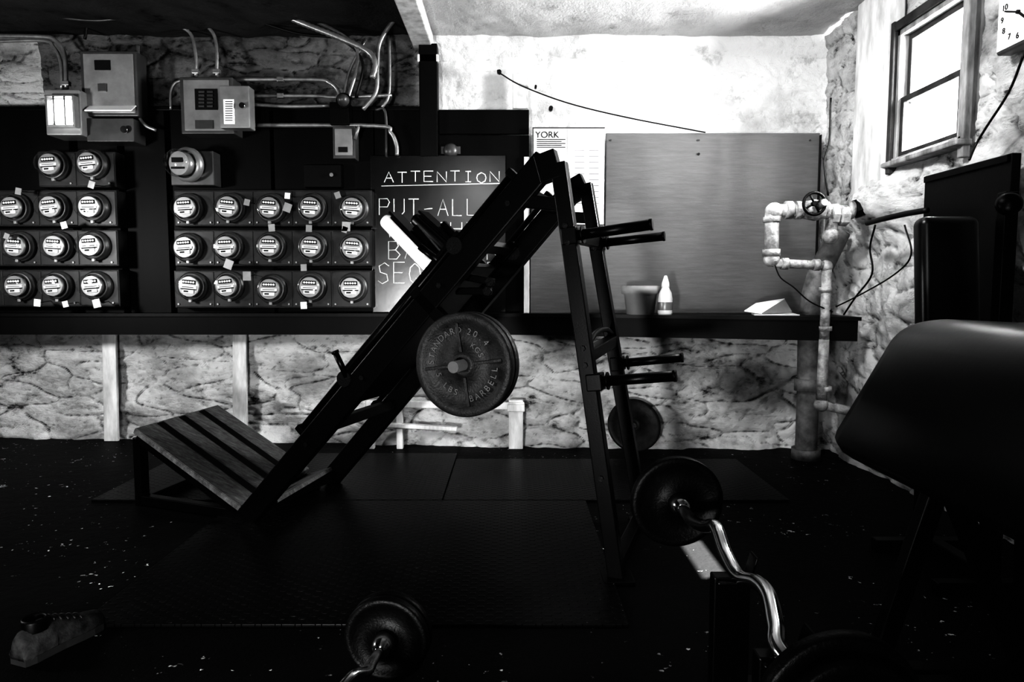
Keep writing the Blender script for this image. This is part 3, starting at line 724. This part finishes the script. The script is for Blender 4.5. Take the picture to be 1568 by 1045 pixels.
# ------------------------------------------------------------------ EZ curl bar on its preacher bench
o=Obj('ez_curl_bar')
def E(u,v,y): return P(u,v,y)
far=E(1036,768,2.12); near=E(1283,1090,1.13); 
axis=(near-far).normalized()
pts=[far+(-axis)*.05,far+axis*.06,E(1060,798,1.98),E(1078,806,1.90),E(1096,808,1.82),E(1112,850,1.72),E(1132,884,1.62),E(1160,893,1.53),E(1178,915,1.44),E(1188,960,1.33),E(1196,1000,1.26),near-axis*.03,near+axis*.04]
o.tube(pts,.018,M_chrome,seg=20,sub=8)
for c,s in ((far,1),(near,-1)):
    plate(o,c,axis*s,.146,.032,hole=.014); plate(o,c-axis*s*.034,axis*s,.12,.028,hole=.014)
    o.lathe([(.0146,0),(.034,.0),(.036,.012),(.030,.03),(.024,.05),(.0146,.055)],c+axis*s*.018,axis*s,M_chrome)
    o.cyl(c-axis*s*.13,c-axis*s*.04,.016,M_chrome); o.lathe([(.0,0),(.026,0),(.03,.01),(.026,.024),(0,.024)],c-axis*s*.076,axis*s,M_chrome)
o.done()

o=Obj('preacher_curl_bench'); S=M_steel_bk
yF,yN=1.93,1.16
pt=P(1383,505,yF); pb=P(1276,680,yF); mid_y=(yF+yN)/2
def bez(a,b,c,n=10): return [(a*(1-i/n)**2+b*2*(i/n)*(1-i/n)+c*(i/n)**2) for i in range(n+1)]
V2=Vector
zt_=P(1450,488,yF).z
prof=[V2((pb.x+.01,pb.z-.015)),V2((pb.x-.008,pb.z+.012))]
cr=V2((pt.x-.015,zt_-.002)); up_=V2((pb.x,pb.z)).lerp(cr,.80)
prof+=bez(up_,cr,V2((pt.x+.10,zt_)),12)
prof+=bez(V2((pt.x+.36,zt_-.012)),V2((pt.x+.44,zt_-.02)),V2((pt.x+.44,zt_-.09)),8)
prof+=[V2((pt.x+.12,zt_-.11)),V2((pb.x+.085,pb.z-.03)),V2((pb.x+.04,pb.z-.035))]
t=bmesh.new(); rings=[]
cxp=sum(p.x for p in prof)/len(prof); czp=sum(p.y for p in prof)/len(prof)
for yy,sc in ((yN,.90),(yN+.012,.965),(yN+.035,1.0),(yF-.035,1.0),(yF-.012,.965),(yF,.90)):
    rings.append([t.verts.new((p.x if sc==1 else p.x+(cxp-p.x)*(1-sc)*.5,yy,p.y+(czp-p.y)*(1-sc)*1.0)) for p in prof])
for A_,B_ in zip(rings,rings[1:]):
    for i in range(len(prof)):
        j=(i+1)%len(prof); t.faces.new((A_[i],A_[j],B_[j],B_[i]))
t.faces.new(rings[0][::-1]); t.faces.new(rings[-1]); bmesh.ops.recalc_face_normals(t,faces=t.faces)
o.add(t,mat('bench_vinyl',.003,.34,bmp=.05,bscale=60,spec=.5),True)
cx=pt.x+.10
o.box((cx+.12,mid_y,zt_-.125),(.34,yF-yN-.08,.03),S,bev=.003)
o.beam((cx,mid_y,pt.z-.09),(cx+.02,mid_y,.06),.06,.06,S,side=(0,1,0))
for y in (yF-.08,yN+.08):
    o.beam((cx,y,pt.z-.10),(cx-.02,y,.62),.045,.045,S,side=(0,1,0))
    o.beam((cx-.02,y,.62),(cx-.20 if y>mid_y else cx-.18,y,.0),.045,.05,S,side=(0,1,0))
    o.beam((cx-.02,y,.62),(cx+.26,y,.0),.045,.05,S,side=(0,1,0))
    o.beam((cx-.18,y,.03),(cx+.45,y,.03),.05,.05,S,side=(0,1,0))
o.beam((cx-.05,yF-.08,.60),(cx-.05,yN+.08,.60),.05,.05,S,side=(1,0,0))
o.beam((cx+.0,mid_y,.03),(cx+.75,mid_y,.03),.06,.06,S,side=(0,1,0)); o.beam((cx+.55,mid_y,.03),(cx+.55,mid_y,.42),.06,.06,S,side=(0,1,0))
o.box((cx+.55,mid_y,.46),(.28,.34,.07),M_vinylb,bev=.03,seg=5)
for (u,v,y) in ((1118,880,1.64),(1192,1000,1.28)):
    c=P(u,v,y); o.beam((c.x,c.y,c.z),(c.x,c.y,.0),.09,.04,S,side=(1,0,0))
    o.box((c.x,c.y,.02),(.16,.12,.04),S,bev=.004)
    o.beam((c.x,c.y,.12),(cx-.10,c.y,.12),.04,.04,S,side=(0,1,0))
    o.beam((c.x+.035,c.y-.01,c.z-.02),(c.x+.055,c.y-.01,c.z+.055),.05,.006,S,side=(0,1,0)); o.beam((c.x-.04,c.y-.01,c.z-.01),(c.x+.04,c.y-.01,c.z-.012),.05,.008,S,side=(0,1,0))
o.done()

o=Obj('curl_barbell'); c=P(592,972,1.86); c.z=.128
ax=Vector((-.13,-.98,-.02)).normalized()
plate(o,c,ax,.122,.03,hole=.014); plate(o,c-ax*.033,ax,.122,.03,hole=.014); plate(o,c-ax*.062,ax,.10,.024,hole=.014)
q=c+ax*.95
pts=[c-ax*.12,c+ax*.10,c+ax*.16,c+ax*.22+Vector((-.02,0,.02)),c+ax*.30+Vector((-.045,0,-.005)),c+ax*.40+Vector((-.02,0,.01)),c+ax*.5,c+ax*.62+Vector((-.03,0,.01)),c+ax*.72,q+ax*.1]
o.tube(pts,.0135,M_chrome,seg=18,sub=8)
o.lathe([(.0146,0),(.032,.0),(.034,.012),(.028,.03),(.022,.05),(.0146,.055)],c+ax*.016,ax,M_chrome)
plate(o,q,ax,.122,.03,hole=.014); plate(o,q+ax*.033,ax,.122,.03,hole=.014)
o.done()

# ------------------------------------------------------------------ incline bench by the right wall
o=Obj('incline_bench'); yb=2.72
a=P(1415,350,yb); b=P(1507,350,yb); zt2=P(1460,330,yb).z; zb=.86
o.box(((a.x+b.x)/2,yb+.03,(zt2+zb)/2),(b.x-a.x,.09,zt2-zb),M_vinylb,Matrix.Rotation(-.10,3,'X'),bev=.035,seg=6)
cx2=(a.x+b.x)/2
o.beam((cx2,yb+.09,zt2-.12),(cx2,yb+.05,.40),.05,.05,S,side=(1,0,0)); o.beam((cx2,yb-.25,.40),(cx2,yb+.15,.40),.05,.05,S,side=(1,0,0))
o.box((cx2,yb-.18,.46),(b.x-a.x,.40,.07),M_vinylb,bev=.03,seg=5)
for y in (yb-.3,yb+.12): 
    o.beam((cx2,y,.40),(cx2,y,.05),.05,.05,S,side=(1,0,0)); o.beam((cx2-.2,y,.025),(cx2+.2,y,.025),.05,.05,S,side=(0,1,0))
o.beam((cx2,yb-.3,.06),(cx2,yb+.12,.06),.05,.05,S,side=(1,0,0))
k=P(1543,318,2.55); o.beam((k.x+.02,2.58,.0),(k.x+.02,2.58,k.z+.06),.05,.05,S,side=(1,0,0))
o.lathe([(0,0),(.02,0),(.024,.02),(.04,.03),(.043,.045),(.03,.06),(0,.064)],(k.x,2.55,k.z),(-.5,-.8,.2),S)
o.beam((k.x+.02,2.58,.03),(cx2,2.58,.03),.05,.05,S,side=(0,1,0))
o.done()

# ------------------------------------------------------------------ gym shoe at lower left
o=Obj('gym_shoe'); h=F(62,1003); t=F(150,958); d=(t-h); d.z=0; d.normalize(); sd=Vector((-d.y,d.x,0))
heel=t-d*.26
secs=[(0,.028,.07),(.03,.036,.085),(.08,.036,.095),(.12,.037,.085),(.17,.044,.062),(.21,.047,.050),(.245,.042,.042),(.268,.022,.03)]
tb=bmesh.new(); rings=[]
for s,w,hh in secs:
    ring=[]
    for k in range(16):
        a=2*math.pi*k/16; yy=math.cos(a)*w; zz=math.sin(a)
        zz=.016+(hh)*(max(0,zz)**.8)
        ring.append(tb.verts.new(heel+d*s+sd*yy+Vector((0,0,zz))))
    rings.append(ring)
for A_,B_ in zip(rings,rings[1:]):
    for k in range(16): tb.faces.new((A_[k],A_[(k+1)%16],B_[(k+1)%16],B_[k]))
tb.faces.new(rings[0][::-1]); tb.faces.new(rings[-1]); bmesh.ops.recalc_face_normals(tb,faces=tb.faces)
bmesh.ops.subdivide_edges(tb,edges=list(tb.edges),cuts=1,smooth=1)
o.add(tb,M_canvas,True)
out=[]
for s,w,hh in secs: out.append(heel+d*s+sd*(w+.004))
for s,w,hh in reversed(secs): out.append(heel+d*s-sd*(w+.004))
o.prism([(p.x,p.y) for p in out],.0,.022,M_rubber)
for k in range(5):
    s=.10+k*.022; z=.10-k*.009; q=heel+d*s; o.tube([q-sd*.025+Vector((0,0,z)),q+Vector((0,0,z+.012)),q+sd*.025+Vector((0,0,z))],.003,M_rubber,seg=6)
o.lathe([(.034,0),(.036,.03),(.033,.04),(.026,.035),(.025,0)],heel+d*.055+Vector((0,0,.085)),(0,0,1),M_black)
o.done()

# ------------------------------------------------------------------ lights
def area(name,loc_,tgt,sx,sy,p,spread=None):
    l=bpy.data.lights.new(name,'AREA'); l.shape='RECTANGLE'; l.size=sx; l.size_y=sy; l.energy=p
    if spread: l.spread=math.radians(spread)
    ob=bpy.data.objects.new(name,l); ob.location=loc_; ob.rotation_euler=(Vector(tgt)-Vector(loc_)).to_track_quat('-Z','Y').to_euler(); SC.collection.objects.link(ob); return ob
area('daylight_window',(RX+.36,cy,cz+.05),(RX-1,cy+.15,cz-.1),hy*1.1,hz*1.1,265)
area('lamp_behind',(-.48,-1.0,2.45),(-.6,4.8,1.2),.35,.22,14)
area('fill_left_wall',(-3.6,2.5,1.5),(-1.6,4.9,.9),.3,.3,46)  # added fill out of view, grazes the lower left wall
area('fill_low',(-1.2,-1.6,.5),(-.2,4.8,.5),.3,.3,30,70)  # added fill behind the camera, brightens the lower back wall
area('fill_upper_right',(.5,2.4,2.6),(2.15,3.95,1.8),.25,.25,13,85)  # added fill above the view, brightens the right wall and corner
sn=bpy.data.lights.new('sun','SUN'); sn.energy=90; sn.angle=.01; so=bpy.data.objects.new('sun',sn); SC.collection.objects.link(so)
so.location=(5,6,6); so.rotation_euler=(F(1035,858)-Vector((RX,cy,cz))).to_track_quat('-Z','Y').to_euler()
w=bpy.data.worlds.new('sky'); SC.world=w; w.use_nodes=True; bg=w.node_tree.nodes['Background']; bg.inputs[0].default_value=(1,1,1,1); bg.inputs[1].default_value=3

cam=bpy.data.cameras.new('camera'); cam.lens=24; cam.sensor_width=36; cam.clip_start=.02
co=bpy.data.objects.new('camera',cam); co.location=O; co.rotation_euler=(math.pi/2-PITCH,0,0); SC.collection.objects.link(co); SC.camera=co
SC.view_settings.view_transform='Standard'
for lk in ('Very High Contrast','High Contrast'):
    try: SC.view_settings.look=lk; break
    except Exception as e: print(e)
print('LOOK',SC.view_settings.look)
